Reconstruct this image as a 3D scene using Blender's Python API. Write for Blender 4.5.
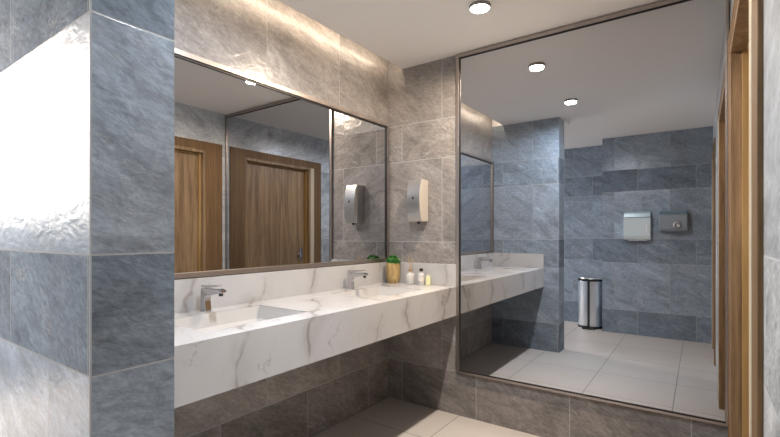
import bpy, bmesh, math, random
from mathutils import Vector, Matrix

for o in list(bpy.data.objects):
    bpy.data.objects.remove(o, do_unlink=True)
scn = bpy.context.scene
col = scn.collection
R = math.radians

# ------------------------------------------------------------------ camera
F_PX, YAW, HOR = 439.14, 35.216, 235.06
cam_d = bpy.data.cameras.new('camera')
cam = bpy.data.objects.new('camera', cam_d)
col.objects.link(cam)
cam.location = (1.9657, -2.7596, 1.249)
cam.rotation_euler = (R(90), 0, R(YAW))
cam_d.sensor_fit = 'HORIZONTAL'
cam_d.sensor_width = 36
cam_d.lens = F_PX * 36 / 780
cam_d.shift_y = (HOR - 218.5) / 780
cam_d.clip_start = 0.02
scn.camera = cam

# ------------------------------------------------------------------ world, exposure
w = bpy.data.worlds.new('sky'); scn.world = w; w.use_nodes = True
w.node_tree.nodes['Background'].inputs[0].default_value = (0.55, 0.7, 1.0, 1)
w.node_tree.nodes['Background'].inputs[1].default_value = 1.0
scn.view_settings.view_transform = 'Standard'
scn.view_settings.look = 'None'
scn.view_settings.gamma = 1
scn.view_settings.exposure = 1.52
scn.view_settings.use_curve_mapping = False

def area(name, loc, rot, sx, sy, power, color, spread=180, shape='RECTANGLE'):
    l = bpy.data.lights.new(name, 'AREA'); l.shape = shape
    l.size = sx
    if shape in ('RECTANGLE', 'ELLIPSE'): l.size_y = sy
    l.energy = power; l.color = color; l.spread = R(spread)
    o = bpy.data.objects.new(name, l); o.location = loc; o.rotation_euler = rot
    col.objects.link(o); return o

WARM = (1.0, 0.80, 0.60)
COOL = (0.62, 0.80, 1.0)
LAMPS = [(0.985, -0.52, 22, WARM), (0.987, -1.55, 22, (0.88, 0.93, 1.0)), (-1.95, -3.12, 110, (1.0, 0.88, 0.79))]  # third lamp is unseen, added to brighten passage floor and partition face
# light strip in the ceiling slot along the basin wall
area('slot_light', (0.115, -1.05, 2.575), (0, R(12), 0), 0.03, 2.0, 1.2, (1.0, 0.80, 0.60), 180)

# ------------------------------------------------------------------ node helpers
class NT:
    def __init__(s, name):
        s.m = bpy.data.materials.new(name); s.m.use_nodes = True
        s.t = s.m.node_tree; s.b = s.t.nodes['Principled BSDF']
    def n(s, typ, **kw):
        nd = s.t.nodes.new(typ)
        for k, v in kw.items(): setattr(nd, k, v)
        return nd
    def put(s, sock, v):
        if isinstance(v, bpy.types.NodeSocket): s.t.links.new(v, sock)
        elif v is not None:
            if isinstance(v, tuple) and len(v) == 3 and sock.type == 'RGBA': v = v + (1,)
            sock.default_value = v
    def math(s, op, a, b=None, c=None):
        nd = s.n('ShaderNodeMath', operation=op)
        s.put(nd.inputs[0], a)
        if b is not None: s.put(nd.inputs[1], b)
        if c is not None: s.put(nd.inputs[2], c)
        return nd.outputs[0]
    def vec(s, op, a, b):
        nd = s.n('ShaderNodeVectorMath', operation=op); s.put(nd.inputs[0], a); s.put(nd.inputs[1], b); return nd.outputs[0]
    def comb(s, x, y, z):
        nd = s.n('ShaderNodeCombineXYZ'); s.put(nd.inputs[0], x); s.put(nd.inputs[1], y); s.put(nd.inputs[2], z); return nd.outputs[0]
    def sep(s, v):
        nd = s.n('ShaderNodeSeparateXYZ'); s.put(nd.inputs[0], v); return nd.outputs
    def mix(s, f, a, b):
        nd = s.n('ShaderNodeMix', data_type='RGBA')
        s.put(nd.inputs[0], f); s.put(nd.inputs[6], a); s.put(nd.inputs[7], b); return nd.outputs[2]
    def noise(s, v, scale, detail=5, rough=.55, dist=0.0):
        nd = s.n('ShaderNodeTexNoise'); s.put(nd.inputs['Vector'], v)
        nd.inputs['Scale'].default_value = scale; nd.inputs['Detail'].default_value = detail
        nd.inputs['Roughness'].default_value = rough; nd.inputs['Distortion'].default_value = dist
        return nd.outputs['Fac']
    def ramp(s, f, pts):
        nd = s.n('ShaderNodeValToRGB'); s.put(nd.inputs[0], f)
        e = nd.color_ramp.elements
        while len(e) < len(pts): e.new(.5)
        for i, (p, c) in enumerate(pts):
            e[i].position = p; e[i].color = (c, c, c, 1) if not isinstance(c, tuple) else c + (1,)
        return nd.outputs[0]
    def mrange(s, f, a, b, c, d):
        nd = s.n('ShaderNodeMapRange'); s.put(nd.inputs[0], f)
        for i, v in enumerate((a, b, c, d)): s.put(nd.inputs[i + 1], v)
        return nd.outputs[0]
    def obj(s):
        return s.n('ShaderNodeTexCoord').outputs['Object']
    def bump(s, h, strength, dist):
        nd = s.n('ShaderNodeBump'); s.put(nd.inputs['Height'], h); nd.inputs['Strength'].default_value = strength
        nd.inputs['Distance'].default_value = dist
        s.t.links.new(nd.outputs[0], s.b.inputs['Normal'])

def mat(name, color, rough=.5, metal=0, emit=None, estr=0, trans=0, ior=None, alpha=None, coat=0):
    k = NT(name); b = k.b
    b.inputs['Base Color'].default_value = color + (1,)
    b.inputs['Roughness'].default_value = rough; b.inputs['Metallic'].default_value = metal
    if emit: b.inputs['Emission Color'].default_value = emit + (1,); b.inputs['Emission Strength'].default_value = estr
    if trans: b.inputs['Transmission Weight'].default_value = trans
    if ior: b.inputs['IOR'].default_value = ior
    if coat: b.inputs['Coat Weight'].default_value = coat
    return k.m

def tile_material(name, ta, tb, l0, l1, bs=.30, gr=(.42, .42, .42)):
    k = NT(name); P = k.obj(); x, y, z = k.sep(P)
    nx, ny, nz = k.sep(k.n('ShaderNodeTexCoord').outputs['Normal'])
    side = k.math('GREATER_THAN', k.math('ABSOLUTE', nx), .5)          # 1: face runs along y
    rows = (.3, .9, 1.2, 1.8, 2.075)
    gt = [k.math('GREATER_THAN', z, r) for r in rows]
    rid = gt[0]
    for g in gt[1:]: rid = k.math('ADD', rid, g)
    tall = k.math('MODULO', rid, 2.0)
    tall = k.math('GREATER_THAN', tall, .5)
    u = k.math('ADD', k.math('MULTIPLY', y, side), k.math('MULTIPLY', x, k.math('SUBTRACT', 1.0, side)))
    # joint offsets: along x .13 short / .47 tall, along y -.25 short / -.56 tall
    phx = k.math('MULTIPLY_ADD', tall, .34, .13)
    phy = k.math('MULTIPLY_ADD', tall, -.31, -.25)
    ph = k.math('ADD', k.math('MULTIPLY', phy, side), k.math('MULTIPLY', phx, k.math('SUBTRACT', 1.0, side)))
    f = k.math('DIVIDE', k.math('SUBTRACT', u, ph), .6)
    tid = k.math('FLOOR', f); fr = k.math('SUBTRACT', f, tid)
    e = k.math('MINIMUM', fr, k.math('SUBTRACT', 1.0, fr))
    dv = k.math('MULTIPLY', e, .6)
    dh = None
    for r in rows:
        d = k.math('ABSOLUTE', k.math('SUBTRACT', z, r))
        dh = d if dh is None else k.math('MINIMUM', dh, d)
    dj = k.math('MINIMUM', dv, dh)
    joint = k.math('LESS_THAN', dj, .0022)
    wn = k.n('ShaderNodeTexWhiteNoise', noise_dimensions='3D')
    k.put(wn.inputs['Vector'], k.comb(k.math('ADD', tid, .5), rid, side))
    rnd = wn.outputs['Value']; rc = wn.outputs['Color']
    seed = k.n('ShaderNodeVectorMath', operation='SCALE'); k.put(seed.inputs[0], rc); seed.inputs['Scale'].default_value = 17.0
    Q = k.vec('ADD', P, seed.outputs[0])
    Qr = k.n('ShaderNodeVectorRotate', rotation_type='EULER_XYZ'); k.put(Qr.inputs['Vector'], Q); Qr.inputs['Rotation'].default_value = (R(24), R(-24), 0)
    Qs = k.vec('MULTIPLY', Qr.outputs[0], (.8, .8, 2.1))
    cloud = k.noise(Qs, 3.2, 9, .68, 1.1)
    grain = k.noise(Qs, 38, 6, .7, .4)
    base = k.ramp(cloud, [(.25, .45), (.43, .80), (.60, 1.08), (.78, 1.55)])
    g = k.mrange(grain, .28, .72, .66, 1.34)
    vn = k.noise(Qs, 2.1, 7, .6, 1.6)
    vein = k.math('LESS_THAN', k.math('ABSOLUTE', k.math('SUBTRACT', vn, .5)), .006)
    vsoft = k.mrange(k.math('ABSOLUTE', k.math('SUBTRACT', vn, .5)), .0, .011, 1.0, 0.0)
    vmask = k.mrange(k.noise(Q, 5, 3), .48, .62, 0.0, 1.0)
    vtile = k.mrange(rnd, .25, .8, .15, 1.0)
    vein = k.math('MULTIPLY', k.math('MULTIPLY', vsoft, vmask), vtile)
    lum = k.math('MULTIPLY', k.mrange(tall, 0, 1, l0, l1), k.mrange(rnd, 0, 1, .86, 1.14))
    v = k.math('MULTIPLY', k.math('MULTIPLY', lum, g), base)
    tint = k.mix(k.noise(Q, 2.2, 3), ta, tb)
    vm = k.n('ShaderNodeVectorMath', operation='SCALE'); k.put(vm.inputs[0], tint); k.put(vm.inputs['Scale'], v)
    c = k.mix(k.math('MULTIPLY', vein, .75), vm.outputs[0], (.50, .50, .51))
    c = k.mix(joint, c, gr)
    k.put(k.b.inputs['Base Color'], c)
    k.put(k.b.inputs['Roughness'], k.mix(joint, k.mix(tall, (.78, .78, .78), (.28, .28, .28)), (.7, .7, .7)))
    k.put(k.b.inputs['IOR'], k.mrange(tall, 0, 1, 1.18, 1.65))
    Qw = k.vec('MULTIPLY', Q, (1.0, 1.0, 1.9))
    h = k.math('ADD', k.math('MULTIPLY', k.noise(Qw, 11, 3, .55, .6), 1.0), k.math('MULTIPLY', k.noise(Q, 60, 3), .12))
    h = k.math('SUBTRACT', h, k.math('MULTIPLY', joint, .3))
    k.bump(h, bs, .010)
    return k.m

def marble_material():
    k = NT('white_marble'); P = k.obj()
    x, y, z = k.sep(P)
    d1 = k.noise(P, 1.9, 4, .5)
    s = k.math('ADD', k.math('MULTIPLY', y, 1.0), k.math('ADD', k.math('MULTIPLY', z, -.45), k.math('MULTIPLY', x, .7)))
    t = k.math('ADD', k.math('MULTIPLY', s, 2.6), k.math('MULTIPLY', d1, 1.7))
    fr = k.math('FRACT', t)
    dd = k.math('ABSOLUTE', k.math('SUBTRACT', fr, .5))
    v1 = k.mrange(dd, 0.0, .045, 1.0, 0.0)
    v1b = k.mrange(dd, 0.0, .26, .5, 0.0)
    m = k.mrange(k.noise(P, 4.5, 3), .38, .60, 0.0, 1.0)
    t2 = k.math('FRACT', k.math('ADD', k.math('MULTIPLY', s, 5.3), k.math('MULTIPLY', k.noise(P, 3.7, 5), 3.0)))
    v2 = k.mrange(k.math('ABSOLUTE', k.math('SUBTRACT', t2, .5)), 0, .03, .7, 0)
    m2 = k.mrange(k.noise(P, 4.1, 3), .50, .66, 0.0, 1.0)
    v = k.math('ADD', k.math('MULTIPLY', k.math('ADD', v1, v1b), m), k.math('MULTIPLY', v2, m2))
    v = k.math('MINIMUM', v, 1.0)
    base = k.mix(k.noise(P, 4, 6), (.57, .56, .555), (.48, .48, .49))
    vc = k.mix(k.noise(P, 9, 3), (.27, .235, .205), (.33, .31, .30))
    k.put(k.b.inputs['Base Color'], k.mix(k.math('MULTIPLY', v, .95), base, vc))
    k.b.inputs['Roughness'].default_value = .22
    return k.m

def floor_material():
    k = NT('floor_tile'); P = k.obj(); x, y, z = k.sep(P)
    def edge(c, ph):
        f = k.math('DIVIDE', k.math('SUBTRACT', c, ph), .6)
        f = k.math('SUBTRACT', f, k.math('FLOOR', f))
        return k.math('MULTIPLY', k.math('MINIMUM', f, k.math('SUBTRACT', 1.0, f)), .6)
    j = k.math('LESS_THAN', k.math('MINIMUM', edge(x, .605), edge(y, -.43)), .0028)
    wn = k.n('ShaderNodeTexWhiteNoise', noise_dimensions='2D')
    k.put(wn.inputs['Vector'], k.comb(k.math('FLOOR', k.math('DIVIDE', k.math('SUBTRACT', x, .605), .6)),
                                     k.math('FLOOR', k.math('DIVIDE', k.math('SUBTRACT', y, -.43), .6)), 0.0))
    f = k.math('ADD', k.math('MULTIPLY', k.noise(P, 3, 6), .5), k.math('MULTIPLY', wn.outputs['Value'], .45))
    c = k.mix(f, (.41, .387, .367), (.48, .455, .435))
    c = k.mix(j, c, (.15, .145, .14))
    k.put(k.b.inputs['Base Color'], c)
    k.b.inputs['Roughness'].default_value = .42
    k.bump(k.math('ADD', k.math('MULTIPLY', j, -1.0), k.math('MULTIPLY', k.noise(P, 30, 3), .1)), .2, .003)
    return k.m

def wood_material(name, a, b, scale=1.0, rough=.42):
    k = NT(name); P = k.obj()
    Q = k.vec('MULTIPLY', P, (9.0 * scale, 9.0 * scale, .55))
    n1 = k.noise(Q, 2.2, 6, .6, .8)
    Q2 = k.vec('MULTIPLY', P, (60.0, 60.0, 3.5))
    n2 = k.noise(Q2, 2.0, 4, .6)
    f = k.ramp(k.math('ADD', k.math('MULTIPLY', n1, .72), k.math('MULTIPLY', n2, .28)), [(.36, 0.0), (.5, .5), (.64, 1.0)])
    k.put(k.b.inputs['Base Color'], k.mix(f, a, b))
    k.b.inputs['Roughness'].default_value = rough
    k.bump(n2, .15, .002)
    return k.m

def paint_material():
    k = NT('ceiling_paint'); P = k.obj()
    k.put(k.b.inputs['Base Color'], k.mix(k.noise(P, 2, 4), (.87, .85, .825), (.91, .89, .865)))
    k.b.inputs['Roughness'].default_value = .8
    k.bump(k.noise(P, 120, 2), .05, .001)
    return k.m

def brushed(name, color, rough):
    k = NT(name); P = k.obj()
    n = k.noise(k.vec('MULTIPLY', P, (260.0, 260.0, 4.0)), 1, 3)
    k.put(k.b.inputs['Base Color'], k.mix(n, tuple(c * .8 for c in color), tuple(min(1, c * 1.15) for c in color)))
    k.b.inputs['Metallic'].default_value = 1; k.b.inputs['Roughness'].default_value = rough
    k.bump(n, .08, .001)
    return k.m

M = dict(
    tile=tile_material('slate_tile_warm_lit', (1.12, .99, .90), (1.0, .98, .98), .25, .29), tile_pale=tile_material('pale_slate_tile', (.97, 1.0, 1.03), (.93, 1.0, 1.05), .50, .62, .12, (.55, .57, .59)), tile_cool_lit=tile_material('slate_tile_cool_lit', (.90, .99, 1.12), (.76, 1.0, 1.26), .28, .37), marble=marble_material(), floor=floor_material(), ceil=paint_material(),  # brown and blue slate: warm and cool light put into the tint
    ceramic=mat('basin_white', (.56, .55, .54), .18),
    wood=wood_material('door_wood', (.16, .095, .045), (.40, .27, .15)),
    wood_dark=wood_material('casing_wood', (.10, .054, .020), (.25, .145, .060), 3.5, .62),
    wood_gold=wood_material('golden_wood', (.40, .24, .08), (.52, .34, .14)),
    wood_pale=wood_material('pale_edge_wood', (.55, .45, .32), (.66, .57, .43), 1.0),
    mirror_big=mat('silvered_glass', (.61, .625, .655), 0.0, 1),
    mirror_small=mat('silvered_glass_small', (.61, .625, .655), 0.0, 1),
    frame=brushed('bronze_frame', (.46, .41, .38), .38),
    dark=mat('dark_seal', (.02, .018, .018), .4),
    chrome=mat('chrome', (.60, .60, .62), .14, 1),
    steel=brushed('brushed_steel', (.62, .61, .60), .32),
    beige=mat('beige_plastic', (.62, .57, .50), .35),
    white_pl=mat('white_plastic', (.66, .74, .76), .3),
    grey_pl=mat('grey_casing', (.24, .27, .30), .35),
    black=mat('black_plastic', (.015, .015, .017), .4),
    lampglow=mat('lamp_diffuser', (1, 1, 1), .4, emit=(1, .95, .86), estr=9),
    lampglow2=mat('lamp_diffuser_cool', (1, 1, 1), .4, emit=(1, .96, .9), estr=9),
    rim=mat('lamp_rim', (.30, .29, .28), .4, .3),
    added_glow=mat('added_glow_glass', (.9, .9, .9), .5, emit=(1.0, .96, .90), estr=1.9),  # emission for the added passage window
    stripglow=mat('strip_diffuser', (1, 1, 1), .4, emit=(1, .84, .66), estr=6),
    alu=mat('white_window_frame', (.7, .7, .7), .4),
    glass=mat('frosted_white_glass', (.93, .92, .90), .12, trans=.45, ior=1.3),
    liquid=mat('scented_liquid', (.88, .86, .80), .3),
    reed=mat('reed_sticks', (.52, .36, .14), .6),
    yellow=mat('pale_yellow_soap', (.86, .85, .48), .4),
    label=mat('paper_label', (.72, .68, .62), .6),
    soil=mat('soil', (.05, .035, .02), .9),
)
def pot_mat():
    k = NT('gilded_wood_pot'); P = k.obj()
    n = k.noise(k.vec('MULTIPLY', P, (6.0, 6.0, 1.5)), 6, 5, .6, .8)
    k.put(k.b.inputs['Base Color'], k.mix(k.ramp(n, [(.35, 0.0), (.65, 1.0)]), (.27, .17, .06), (.52, .37, .17)))
    k.b.inputs['Roughness'].default_value = .4
    return k.m
M['pot'] = pot_mat()
def leaf_mat():
    k = NT('green_leaves'); P = k.obj()
    k.put(k.b.inputs['Base Color'], k.mix(k.noise(P, 60, 3), (.010, .08, .010), (.04, .22, .02)))
    k.b.inputs['Roughness'].default_value = .5
    return k.m
M['leaf'] = leaf_mat()

# ------------------------------------------------------------------ mesh helpers
def link(name, bm, m, parent=None, bevel=0, smooth=False, seg=2):
    me = bpy.data.meshes.new(name)
    bmesh.ops.recalc_face_normals(bm, faces=bm.faces)
    bm.to_mesh(me); bm.free()
    me.materials.append(m)
    o = bpy.data.objects.new(name, me); col.objects.link(o)
    if parent: o.parent = parent
    if smooth:
        for p in me.polygons: p.use_smooth = True
    if bevel:
        b = o.modifiers.new('bevel', 'BEVEL'); b.width = bevel; b.segments = seg; b.limit_method = 'ANGLE'; b.angle_limit = R(40)
    return o

def box(bm, x0, x1, y0, y1, z0, z1):
    v = [bm.verts.new(p) for p in ((x0, y0, z0), (x1, y0, z0), (x1, y1, z0), (x0, y1, z0), (x0, y0, z1), (x1, y0, z1), (x1, y1, z1), (x0, y1, z1))]
    for f in ((3, 2, 1, 0), (4, 5, 6, 7), (0, 1, 5, 4), (1, 2, 6, 5), (2, 3, 7, 6), (3, 0, 4, 7)):
        bm.faces.new([v[i] for i in f])
    return v
def B(*boxes):
    bm = bmesh.new()
    for b in boxes: box(bm, *b)
    return bm
def lathe(prof, n=32, cx=0, cy=0, bm=None, closed=True):
    bm = bm or bmesh.new(); rings = []
    for r, z in prof:
        if r < 1e-6: rings.append([bm.verts.new((cx, cy, z))])
        else: rings.append([bm.verts.new((cx + r * math.cos(2 * math.pi * i / n), cy + r * math.sin(2 * math.pi * i / n), z)) for i in range(n)])
    for a, b in zip(rings, rings[1:]):
        for i in range(n):
            j = (i + 1) % n
            if len(a) == 1 and len(b) == 1: continue
            if len(a) == 1: bm.faces.new((a[0], b[j], b[i]))
            elif len(b) == 1: bm.faces.new((a[i], a[j], b[0]))
            else: bm.faces.new((a[i], a[j], b[j], b[i]))
    return bm
def prism(pts, lo, hi, axis):
    """outline pts (2D) extruded along axis (0,1,2)"""
    bm = bmesh.new()
    def mk(p, t):
        q = list(p); q.insert(axis, t); return bm.verts.new(q)
    a = [mk(p, lo) for p in pts]; b = [mk(p, hi) for p in pts]; n = len(pts)
    bm.faces.new(a); bm.faces.new(b)
    for i in range(n): bm.faces.new((a[i], a[(i + 1) % n], b[(i + 1) % n], b[i]))
    return bm
def tube(bm, p0, p1, r, n=8):
    p0, p1 = Vector(p0), Vector(p1); d = (p1 - p0).normalized()
    u = d.orthogonal().normalized(); v = d.cross(u)
    A = [bm.verts.new(p0 + r * (math.cos(2 * math.pi * i / n) * u + math.sin(2 * math.pi * i / n) * v)) for i in range(n)]
    C = [bm.verts.new(p1 + r * (math.cos(2 * math.pi * i / n) * u + math.sin(2 * math.pi * i / n) * v)) for i in range(n)]
    for i in range(n): bm.faces.new((A[i], A[(i + 1) % n], C[(i + 1) % n], C[i]))
    bm.faces.new(A); bm.faces.new(C)
def thing(name, loc, label, cat, group=None, rotz=0):
    o = bpy.data.objects.new(name, None); o.empty_display_size = .05; col.objects.link(o)
    o.location = loc; o.rotation_euler = (0, 0, rotz); o['label'] = label; o['category'] = cat
    if group: o['group'] = group
    return o
def struct(name, bm, m, label, cat='wall', **kw):
    o = link(name, bm, m, **kw); o['kind'] = 'structure'; o['label'] = label; o['category'] = cat; return o
def copy_tree(o, parent=None):
    c = o.copy(); col.objects.link(c); c.parent = parent
    for ch in [q for q in list(bpy.data.objects) if q.parent == o]: copy_tree(ch, c)
    return c

# ------------------------------------------------------------------ room shell
H = 2.5; XR = 2.088; XL = -2.6
struct('floor', B((XL - .1, XR + .3, -4.05, .1, -.1, 0)), M['floor'], 'beige grey matt floor of large square tiles', 'floor')
struct('ceiling', B((.132, XR + .3, -4.05, .1, H, H + .018), (XL - .1, .132, -4.05, -2.2, H, H + .018),
                    (-.1, .40, -2.2, .1, 2.68, 2.70), (.38, .40, -2.2, .1, H + .018, 2.68), (-.1, .38, -2.2, -2.0945, H + .001, 2.68)), M['ceil'],
       'smooth off-white ceiling with an open light slot along the basin wall', 'ceiling')
struct('wall_left', B((-.12, 0, -2.1, 0, 0, 2.68)), M['tile'], 'grey slate tiled wall behind the basins', 'wall')
struct('wall_far', B((-.12, XR + .12, 0, .12, 0, 2.68)), M['tile'], 'grey slate tiled wall behind the tall mirror', 'wall')
struct('wall_partition', B((XL, .7455, -2.3038, -2.0934, 0, H)), M['tile_cool_lit'], 'near slate tiled partition with sharp corner at the left of the photo', 'wall')
struct('wall_rear', B((.93, XR + .12, -3.95, -3.512, 0, H)), M['tile_cool_lit'], 'rear slate tiled wall carrying the two white and grey dispensers, seen in the mirror', 'wall')
struct('wall_rear_recess', B((XL, .93, -4.05, -3.95, 0, H)), M['tile_cool_lit'], 'set-back slate tiled wall behind the steel pedal bin', 'wall')
# right wall with two door openings
D1 = (-1.225, -.24); D2 = (-3.27, -2.58); DT = 2.095
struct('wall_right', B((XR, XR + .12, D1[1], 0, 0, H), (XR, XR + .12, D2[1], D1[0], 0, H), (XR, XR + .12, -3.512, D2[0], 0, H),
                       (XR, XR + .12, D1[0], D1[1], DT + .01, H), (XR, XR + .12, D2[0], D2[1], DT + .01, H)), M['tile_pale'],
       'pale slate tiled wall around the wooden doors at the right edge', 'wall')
WZ0, WZ1, WY0, WY1 = 1.38, 2.44, -3.88, -2.40  # opening for an unseen window, added to make the partition face glow
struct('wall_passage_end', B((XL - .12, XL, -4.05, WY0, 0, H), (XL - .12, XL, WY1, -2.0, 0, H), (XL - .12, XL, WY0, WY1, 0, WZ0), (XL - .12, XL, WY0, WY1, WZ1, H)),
       M['tile_cool_lit'], 'slate tiled end wall of the passage around the added window', 'wall')
wf = struct('added_window_1', B((XL - .08, XL - .02, WY0, WY1, WZ0, WZ0 + .05), (XL - .08, XL - .02, WY0, WY1, WZ1 - .05, WZ1),
                     (XL - .08, XL - .02, WY0, WY0 + .05, WZ0, WZ1), (XL - .08, XL - .02, WY1 - .05, WY1, WZ0, WZ1),
                     (XL - .07, XL - .03, -3.14, -3.10, WZ0, WZ1)), M['alu'], 'added unseen glowing window at the end of the passage, white framed', 'window')
link('pane', B((XL - .06, XL - .05, WY0 + .05, WY1 - .05, WZ0 + .05, WZ1 - .05)), M['added_glow'], wf)
# silver corner trims
struct('trim_1', B((.742, .7475, -2.306, -2.3015, 0, H)), mat('corner_trim', (.38, .40, .42), .4), 'slim grey tile edging on the near partition corner', 'trim')
# light strip inside the slot
st = struct('trim_2', B((.16, .178, -2.05, -.05, H + .018, H + .034)), M['alu'], 'slim profile of the hidden light strip in the ceiling slot', 'trim')
link('diffuser', B((.1605, .1775, -2.04, -.06, H + .034, H + .038)), M['stripglow'], st)

# ------------------------------------------------------------------ doors (in right wall)
def door(name, y0, y1, cw0, cw1, label, handle_y):
    xf = XR - .012
    b = bpy.data.objects.new(name, None); col.objects.link(b); b.location = (XR, (y0 + y1) / 2, 0)
    b['kind'] = 'structure'; b['label'] = label; b['category'] = 'door'
    def L(nm, bm, m, par, bevel=0):
        o = link(nm, bm, m, None, bevel)
        o.data.transform(Matrix.Translation(-Vector(b.location)))
        o.parent = par; return o
    zt = DT
    # casing: side boards and head board on the face of the wall
    L('casing', B((xf, XR + .002, y1, y1 + cw1, 0, zt + .085)), M['wood_dark'], b, .003)
    L('casing', B((xf, XR + .002, y0 - cw0, y0 - .056, 0, zt + .085), (xf, XR + .002, y0 - .056, y0, zt + .001, zt + .085)), M['wood_dark'], b, .003)
    L('casing', B((xf, XR + .002, y0, y1, zt, zt + .085)), M['wood_dark'], b, .003)
    # jamb lining inside the opening
    d = .115
    L('jamb', B((xf + .001, XR + d, y1 - .03, y1, 0, zt)), M['wood'], b, .002)
    L('jamb', B((xf + .001, XR + d, y0, y0 + .03, 0, zt)), M['wood'], b, .002)
    L('jamb', B((xf + .001, XR + d, y0 + .03, y1 - .03, zt - .03, zt)), M['wood'], b, .002)
    # pale rounded edge on the near reveal
    L('edge_strip', B((xf - .002, xf + .012, y0 - .055, y0 + .004, 0, zt)), M['wood_pale'], b, .003)
    L('door_stop', B((XR + .030, XR + .06, y1 - .045, y1 - .03, 0, zt - .03), (XR + .030, XR + .06, y0 + .03, y0 + .045, 0, zt - .03),
                    (XR + .046, XR + .06, y0 + .045, y1 - .045, zt - .045, zt - .03)), M['wood_gold'], b, .001)
    lf = L('door_leaf', B((XR + .062, XR + .102, y0 + .033, y1 - .033, .006, zt - .033)), M['wood'], b, .002)
    hb = bmesh.new()
    tube(hb, (XR + .062, handle_y, 1.02), (XR + .03, handle_y, 1.02), .010, 12)
    s = 1 if handle_y < (y0 + y1) / 2 else -1
    tube(hb, (XR + .03, handle_y - s * .01, 1.02), (XR + .03, handle_y + s * .10, 1.02), .008, 12)
    box(hb, XR + .058, XR + .062, handle_y - .02, handle_y + .02, .94, 1.08)
    L('door_handle', hb, M['chrome'], lf)
    return b
door('door_1', D1[0], D1[1], .185, .185, 'wooden door with wide brown casing beside the tall mirror', D1[0] + .10)
door('door_2', D2[0], D2[1], .17, .11, 'wooden door at the rear, its casing seen at the mirror edge', D2[1] - .10)

# ------------------------------------------------------------------ mirrors
mb = thing('wall_mirror', (1.33, -.001, .30), 'tall wide mirror with slim bronze frame filling the far wall', 'mirror')
def loc_(bm, par): bm.transform(Matrix.Translation(-Vector(par.location))); return bm
x0, x1, z0, z1 = .590, 2.083, .300, 2.494; t = .021; yb, yf = -.001, -.020
link('mirror_frame', loc_(B((x0, x0 + t, yf, yb, z0, z1), (x1 - .012, x1, yf, yb, z0, z1), (x0 + t, x1 - .012, yf, yb, z1 - .024, z1), (x0 + t, x1 - .012, yf, yb, z0, z0 + .012)), mb), M['frame'], mb, .001)
link('mirror_seal', loc_(B((x0 + t, x0 + t + .008, -.014, yb, z0 + .012, z1 - .024), (x0 + t + .008, x1 - .012, -.014, yb, z1 - .032, z1 - .024),
                          (x0 + t + .008, x1 - .012, -.014, yb, z0 + .012, z0 + .019)), mb), M['dark'], mb)
link('mirror_glass', loc_(B((x0 + t + .008, x1 - .012, -.009, yb, z0 + .019, z1 - .032)), mb), M['mirror_big'], mb)
ma = thing('wall_mirror', (.001, -1.06, 1.05), 'long mirror above the marble washbasins, seen at an angle', 'mirror')
y0, y1, z0, z1 = -2.088, -.02, 1.050, 2.098; t = .024
link('mirror_frame', loc_(B((.001, .022, y0, y0 + t, z0, z1), (.001, .022, y1 - .016, y1, z0, z1), (.001, .022, y0 + t, y1 - .016, z1 - t, z1), (.001, .022, y0 + t, y1 - .016, z0, z0 + t)), ma), M['frame'], ma, .001)
link('mirror_seal', loc_(B((.001, .015, y0 + t, y1 - .016, z1 - t - .010, z1 - t), (.001, .015, y1 - .026, y1 - .016, z0 + t, z1 - t - .01)), ma), M['dark'], ma)
link('mirror_glass', loc_(B((.001, .008, y0 + t, y1 - .026, z0 + t, z1 - t - .010)), ma), M['mirror_small'], ma)

# ------------------------------------------------------------------ counter with two sunk basins
CY0, CY1, CX, CT, CB = -2.092, -.001, .590, .892, .6935
basins = [(-1.83, -1.31), (-.79, -.27)]; bx0, bx1 = .125, .475
ct = thing('washbasin_counter', (.30, -1.05, CB), 'long wall-hung white marble counter with two sunk rectangular basins', 'washbasin counter')
bm = bmesh.new()
ys = [CY0, basins[0][0], basins[0][1], basins[1][0], basins[1][1], CY1]; xs = [.001, bx0, bx1, CX]
V = {(i, j): bm.verts.new((x, y, CT)) for i, x in enumerate(xs) for j, y in enumerate(ys)}
for i in range(3):
    for j in range(5):
        if i == 1 and j in (1, 3): continue
        bm.faces.new((V[i, j], V[i + 1, j], V[i + 1, j + 1], V[i, j + 1]))
W = {(i, j): bm.verts.new((xs[i], ys[j], CB)) for i in (0, 3) for j in range(6)}
for j in range(5):
    bm.faces.new((V[3, j], W[3, j], W[3, j + 1], V[3, j + 1])); bm.faces.new((V[0, j], V[0, j + 1], W[0, j + 1], W[0, j]))
bm.faces.new([W[0, 0], W[0, 1], W[0, 2], W[0, 3], W[0, 4], W[0, 5], W[3, 5], W[3, 4], W[3, 3], W[3, 2], W[3, 1], W[3, 0]])
for j in (0, 5):
    bm.faces.new([V[0, j], V[1, j], V[2, j], V[3, j], W[3, j], W[0, j]])
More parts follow.
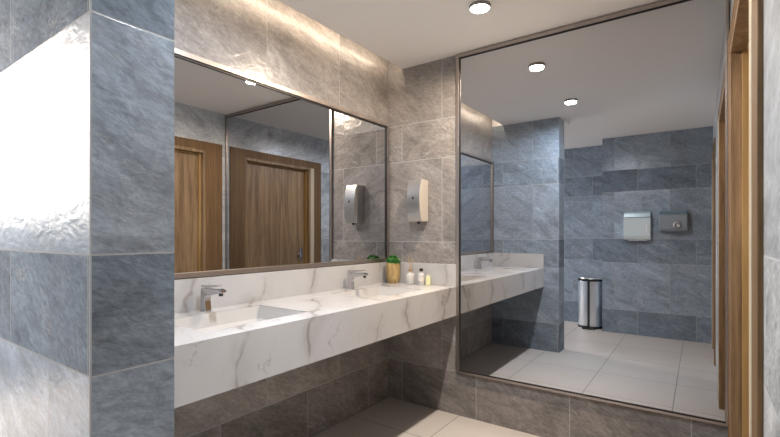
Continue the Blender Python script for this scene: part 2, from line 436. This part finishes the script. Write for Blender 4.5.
# cut-out side walls, 20 mm
for a, b in basins:
    ja = ys.index(a); jb = ys.index(b)
    q = [V[1, ja], V[2, ja], V[2, jb], V[1, jb]]
    r = [bm.verts.new((v.co.x, v.co.y, CT - .02)) for v in q]
    for i in range(4): bm.faces.new((q[i], r[i], r[(i + 1) % 4], q[(i + 1) % 4]))
link('countertop', loc_(bm, ct), M['marble'], ct)
for n_, (a, b) in enumerate(basins):
    bm = bmesh.new(); g = .0
    top = [(bx0, a), (bx1, a), (bx1, b), (bx0, b)]
    def ring(dx, dy, z): return [bm.verts.new((x + (dx if x == bx0 else -dx), y + (dy if y == a else -dy), z)) for x, y in top]
    r0 = ring(.0, .0, CT - .004); r1 = ring(.004, .004, CT - .018); r2 = ring(.016, .02, CT - .062); r3 = ring(.03, .04, CT - .074); 
    r4 = ring(.14, .20, CT - .082)
    for A, C_ in ((r0, r1), (r1, r2), (r2, r3), (r3, r4)):
        for i in range(4): bm.faces.new((A[i], A[(i + 1) % 4], C_[(i + 1) % 4], C_[i]))
    bm.faces.new(r4)
    o = link('basin', loc_(bm, ct), M['ceramic'], ct)
    so = o.modifiers.new('thick', 'SOLIDIFY'); so.thickness = .004; so.offset = 1
    db = lathe([(0, 0), (.020, 0), (.022, .002), (.018, .005), (.008, .004), (0, .004)], 24, .30, (a + b) / 2)
    db.transform(Matrix.Translation((0, 0, CT - .0815)))
    link('drain', loc_(db, ct), M['chrome'], o, smooth=True)
link('backsplash', loc_(B((.001, .018, CY0, CY1 - .017, CT, 1.046)), ct), M['marble'], ct, .001)
link('backsplash', loc_(B((.001, CX - .001, -.018, CY1, CT, 1.046)), ct), M['marble'], ct, .001)
link('backsplash', loc_(B((.018, CX - .001, CY0, CY0 + .017, CT, 1.046)), ct), M['marble'], ct, .001)

# ------------------------------------------------------------------ faucets
fa = thing('basin_faucet', (.072, -1.575, CT + .0005), 'chrome single-lever faucet at the nearer basin', 'faucet', 'faucets on the marble counter')
link('body', prism([(-.019, 0), (.022, 0), (.016, .05), (.016, .105), (-.016, .105), (-.019, .05)], -.017, .017, 1), M['chrome'], fa, .003)
link('spout', prism([(-.016, .090), (-.016, .108), (.115, .112), (.138, .108), (.138, .094), (.112, .090), (.05, .082), (.016, .068)], -.016, .016, 1), M['chrome'], fa, .003)
link('lever', prism([(-.018, .111), (.03, .112), (.115, .124), (.118, .129), (.03, .124), (-.018, .122)], -.013, .013, 1), M['chrome'], fa, .002)
link('aerator', lathe([(0, .080), (.010, .080), (.010, .095), (0, .095)], 20, .120, 0), M['black'], fa)
link('base_ring', lathe([(0, 0), (.026, 0), (.026, .005), (0, .005)], 28), M['chrome'], fa)
fb = copy_tree(fa); fb.location = (.072, -.53, CT + .0005); fb['label'] = 'chrome single-lever faucet at the farther basin, by the potted plant'

# ------------------------------------------------------------------ soap dispenser on far wall
sd = thing('soap_dispenser', (.304, -.001, 1.347), 'curved brushed steel soap dispenser on the wall beside the tall mirror', 'soap dispenser')
hw = .053; hgt = .298
def bow(z, d0=.088, bul=.03): t = z / hgt; return -(d0 + bul * 4 * t * (1 - t))
pts = [(0, 0)] + [(bow(i * hgt / 14), i * hgt / 14) for i in range(15)] + [(0, hgt)]
link('side_body', prism(pts, -hw + .004, hw, 0), M['beige'], sd, .002)
bm = bmesh.new(); A = []; Cc = []
N_ = 14
for i in range(N_ + 1):
    z = i * hgt / N_; A.append((bow(z) - .0005, z)); Cc.append((bow(z) - .006, z))
out = A + Cc[::-1]
link('front_cover', prism(out, -hw - .001, hw - .001, 0), M['steel'], sd, .001)
link('side_cover', B((-hw - .001, -hw + .0035, -.085, -.002, .0, hgt)), M['steel'], sd)
link('nozzle', lathe([(0, -.018), (.008, -.018), (.011, -.004), (.011, .002), (0, .002)], 20, 0.01, -.06), M['black'], sd)
link('keyhole', B((-.006, .006, -.126, -.119, .155, .175)), M['black'], sd, .002)

# ------------------------------------------------------------------ things on the counter
pp = thing('potted_plant', (.100, -.078, CT + .0005), 'small green plant in a faceted gold wooden pot by the corner', 'potted plant')
bm = bmesh.new(); n = 8
prof = [(.040, 0), (.053, .045), (.056, .10), (.052, .150)]
rings = []
for q, (r, z) in enumerate(prof):
    rings.append([bm.verts.new((r * math.cos(2 * math.pi * (i + .5 * (q % 2)) / n), r * math.sin(2 * math.pi * (i + .5 * (q % 2)) / n), z)) for i in range(n)])
for q, (a, b) in enumerate(zip(rings, rings[1:])):
    for i in range(n):
        j = (i + 1) % n
        if q % 2 == 0: bm.faces.new((a[i], a[j], b[i])); bm.faces.new((a[j], b[j], b[i]))
        else: bm.faces.new((a[i], a[j], b[j])); bm.faces.new((a[i], b[j], b[i]))
bm.faces.new(rings[0])
inner = [bm.verts.new((v.co.x * .9, v.co.y * .9, .150)) for v in rings[-1]]
low = [bm.verts.new((v.co.x * .86, v.co.y * .86, .135)) for v in rings[-1]]
for i in range(n):
    j = (i + 1) % n
    bm.faces.new((rings[-1][i], rings[-1][j], inner[j], inner[i])); bm.faces.new((inner[i], inner[j], low[j], low[i]))
link('pot', bm, M['pot'], pp)
link('soil', lathe([(0, .132), (.044, .132), (.044, .138), (0, .140)], 20), M['soil'], pp)
random.seed(4)
bm = bmesh.new()
for _ in range(240):
    th = random.uniform(0, 2 * math.pi); ph = math.acos(random.uniform(-.05, 1))
    d = Vector((math.sin(ph) * math.cos(th), math.sin(ph) * math.sin(th), math.cos(ph)))
    rr = random.uniform(.55, 1.0)
    c = Vector((0, 0, .150)) + Vector((d.x * .052, d.y * .052, d.z * .055)) * rr
    t1 = d.orthogonal().normalized(); t1 = Matrix.Rotation(random.uniform(0, 6.28), 3, d) @ t1; t2 = d.cross(t1)
    l = random.uniform(.012, .02); wd = l * .42
    base = bm.verts.new(c - d * .006); tip = bm.verts.new(c + (d * .5 + t1 * .8) * l)
    a = bm.verts.new(c + t2 * wd + t1 * l * .3 + d * .003); b = bm.verts.new(c - t2 * wd + t1 * l * .3 + d * .003)
    m_ = bm.verts.new(c + t1 * l * .4 + d * .0005)
    bm.faces.new((base, a, m_)); bm.faces.new((base, m_, b)); bm.faces.new((a, tip, m_)); bm.faces.new((m_, tip, b))
link('foliage', bm, M['leaf'], pp)
bm = lathe([(0, .137), (.038, .137), (.045, .155), (.038, .182), (.02, .193), (0, .195)], 16)
link('stem_mass', bm, M['leaf'], pp, smooth=True)

def bottle(par, r, h, rn, hn):
    return lathe([(0, .0005), (r * .95, .0005), (r, .004), (r, h * .80), (r * .8, h * .92), (rn, h), (rn, hn), (rn - .0025, hn), (rn - .0025, h), (r * .78 - .002, h * .90), (r - .003, h * .78), (r - .003, .006), (0, .006)], 28)
rd = thing('reed_diffuser', (.246, -.066, CT), 'pale glass reed diffuser with thin wooden sticks beside the plant pot', 'reed diffuser')
link('bottle', bottle(rd, .031, .085, .011, .100), M['glass'], rd, smooth=True)
link('liquid', lathe([(0, .007), (.027, .007), (.027, .042), (0, .042)], 24), M['liquid'], rd)
link('collar', lathe([(.008, .094), (.0135, .094), (.0135, .110), (.008, .110), (.008, .094)], 20), M['pot'], rd)
for i, (dx, dy) in enumerate([(-.022, .006), (.024, -.004), (-.006, -.016), (.010, .014), (.0, .0)]):
    bm = bmesh.new(); tube(bm, (-dx * .5, -dy * .5, .012), (dx, dy, .198 - .006 * i), .0018, 6)
    link('reed', bm, M['reed'], rd)
pb = thing('pump_bottle', (.334, -.060, CT), 'small pale bottle with dark cap between diffuser and yellow soap', 'bottle')
link('bottle', bottle(pb, .023, .090, .009, .102), M['glass'], pb, smooth=True)
link('liquid', lathe([(0, .007), (.0195, .007), (.0195, .06), (0, .06)], 24), M['liquid'], pb)
link('cap', lathe([(0, .1005), (.013, .1005), (.013, .117), (0, .119)], 20), M['dark'], pb)
link('bottle_label', lathe([(.0232, .03), (.0236, .03), (.0236, .055), (.0232, .055)], 24), M['label'], pb)
sb = thing('soap_tube', (.391, -.058, CT), 'small pale yellow bottle rightmost on the counter', 'bottle')
link('body', B((-.015, .015, -.010, .010, 0, .066)), M['yellow'], sb, .004)
link('cap', B((-.009, .009, -.008, .008, .066, .076)), M['label'], sb, .002)

# ------------------------------------------------------------------ ceiling lamps
def lamp(x, y, power, color, label):
    l = thing('ceiling_lamp', (x, y, H), label, 'ceiling lamp', 'round lamps on the ceiling')
    link('lamp_rim', lathe([(.052, -.018), (.056, -.018), (.058, -.015), (.058, 0), (0, 0), (0, -.004), (.052, -.004), (.052, -.018)], 40), M['rim'], l, smooth=False)
    link('diffuser', lathe([(0, -.0235), (.030, -.0225), (.044, -.020), (.0515, -.015), (.0515, -.005), (0, -.005)], 40), M['lampglow'], l, smooth=True)
    area('lamp_light', (x, y, H - .028), (0, 0, 0), .09, .09, power * .25, color, 170, 'DISK')
    pl = bpy.data.lights.new('lamp_glow', 'SPOT'); pl.energy = power * .62; pl.color = color; pl.shadow_soft_size = .018
    pl.spot_size = R(176); pl.spot_blend = .35
    nb = bpy.data.lights.new('lamp_beam', 'SPOT'); nb.energy = power * 1.9; nb.color = color; nb.shadow_soft_size = .018
    nb.spot_size = R(58); nb.spot_blend = 1.0
    no = bpy.data.objects.new('lamp_beam', nb); no.location = (x, y, H - .026); col.objects.link(no)
    po = bpy.data.objects.new('lamp_glow', pl); po.location = (x, y, H - .026); col.objects.link(po)
lamp(*LAMPS[0], 'round flush ceiling lamp nearest the tall mirror')
lamp(*LAMPS[1], 'second round ceiling lamp from the tall mirror, seen reflected in it')
sp = thing('sprinkler_head', (.775, -2.36, H), 'tiny pale sprinkler head on the ceiling near the partition', 'sprinkler')
link('escutcheon', lathe([(0, 0), (.022, 0), (.020, -.006), (.008, -.008), (0, -.008)], 24), M['alu'], sp, smooth=True)
link('nozzle', lathe([(0, -.008), (.006, -.008), (.006, -.022), (.013, -.024), (.013, -.027), (0, -.027)], 20), M['alu'], sp)

lamp(*LAMPS[2], 'unseen round ceiling lamp added to light the side passage')
# ------------------------------------------------------------------ rear wall fittings (seen in the mirror)
RY = -3.5115
td = thing('paper_towel_dispenser', (1.332, RY, 1.192), 'white square paper towel dispenser on the rear wall left of the grey dryer', 'paper towel dispenser')
link('back_case', B((-.143, .143, 0, .03, .0, .344)), M['white_pl'], td, .006)
link('front_cover', prism([(.0305, .0), (.085, .005), (.102, .05), (.102, .27), (.0305, .27)], -.145, .145, 0), M['white_pl'], td, .006)
link('top_cover', prism([(.0305, .275), (.102, .275), (.09, .325), (.06, .344), (.0305, .344)], -.145, .145, 0), mat('pale_blue_plastic', (.42, .56, .60), .25), td, .004)
link('level_window', B((.098, .112, .1015, .1045, .09, .19)), mat('window_white', (.85, .87, .87), .3), td, .001)
link('paper_edge', B((-.10, .10, .04, .075, -.012, -.001)), M['label'], td)
hd = thing('hand_dryer', (1.708, RY, 1.293), 'grey steel hand dryer with round nozzle on the rear wall', 'hand dryer')
link('housing', prism([(0, 0), (.10, 0), (.125, .03), (.12, .185), (.10, .205), (0, .205)], -.141, .141, 0), M['grey_pl'], hd, .008)
link('top_panel', prism([(0, .206), (.10, .206), (.085, .240), (0, .240)], -.141, .141, 0), mat('teal_grey_top', (.12, .20, .23), .3), hd, .004)
bm = lathe([(0, 0), (.040, 0), (.040, .022), (.030, .034), (.022, .034), (.020, .012), (0, .012)], 28)
bm.transform(Matrix.Rotation(R(-90), 4, 'X')); bm.transform(Matrix.Translation((.04, .123, .075)))
link('nozzle', bm, M['steel'], hd, smooth=True)

# ------------------------------------------------------------------ pedal bin
bn = thing('pedal_bin', (.752, -3.722, 0), 'tall polished steel pedal bin in the rear recess', 'pedal bin')
def bin_outline(s=1.0, n=40):
    pts = []
    for i in range(n):
        a = 2 * math.pi * i / n
        x = .163 * math.cos(a); y = .150 * math.sin(a)
        pts.append((x * s, max(y, -.12) * s))
    return pts
link('base', prism(bin_outline(1.0), 0, .03, 2), M['black'], bn)
link('body', prism(bin_outline(.985), .03, .628, 2), mat('polished_steel', (.86, .90, .94), .30, 1), bn, .002)
link('lid_rim', prism(bin_outline(1.01), .628, .655, 2), M['black'], bn, .004)
link('lid', prism(bin_outline(.94), .655, .672, 2), M['steel'], bn, .008)
link('centre_strip', B((-.014, .014, .1465, .152, .03, .628)), M['black'], bn)
bm = bmesh.new()
tube(bm, (-.075, .13, .014), (-.06, .225, .014), .011); tube(bm, (-.06, .225, .014), (.06, .225, .014), .011); tube(bm, (.06, .225, .014), (.075, .13, .014), .011)
link('pedal', bm, M['black'], bn)
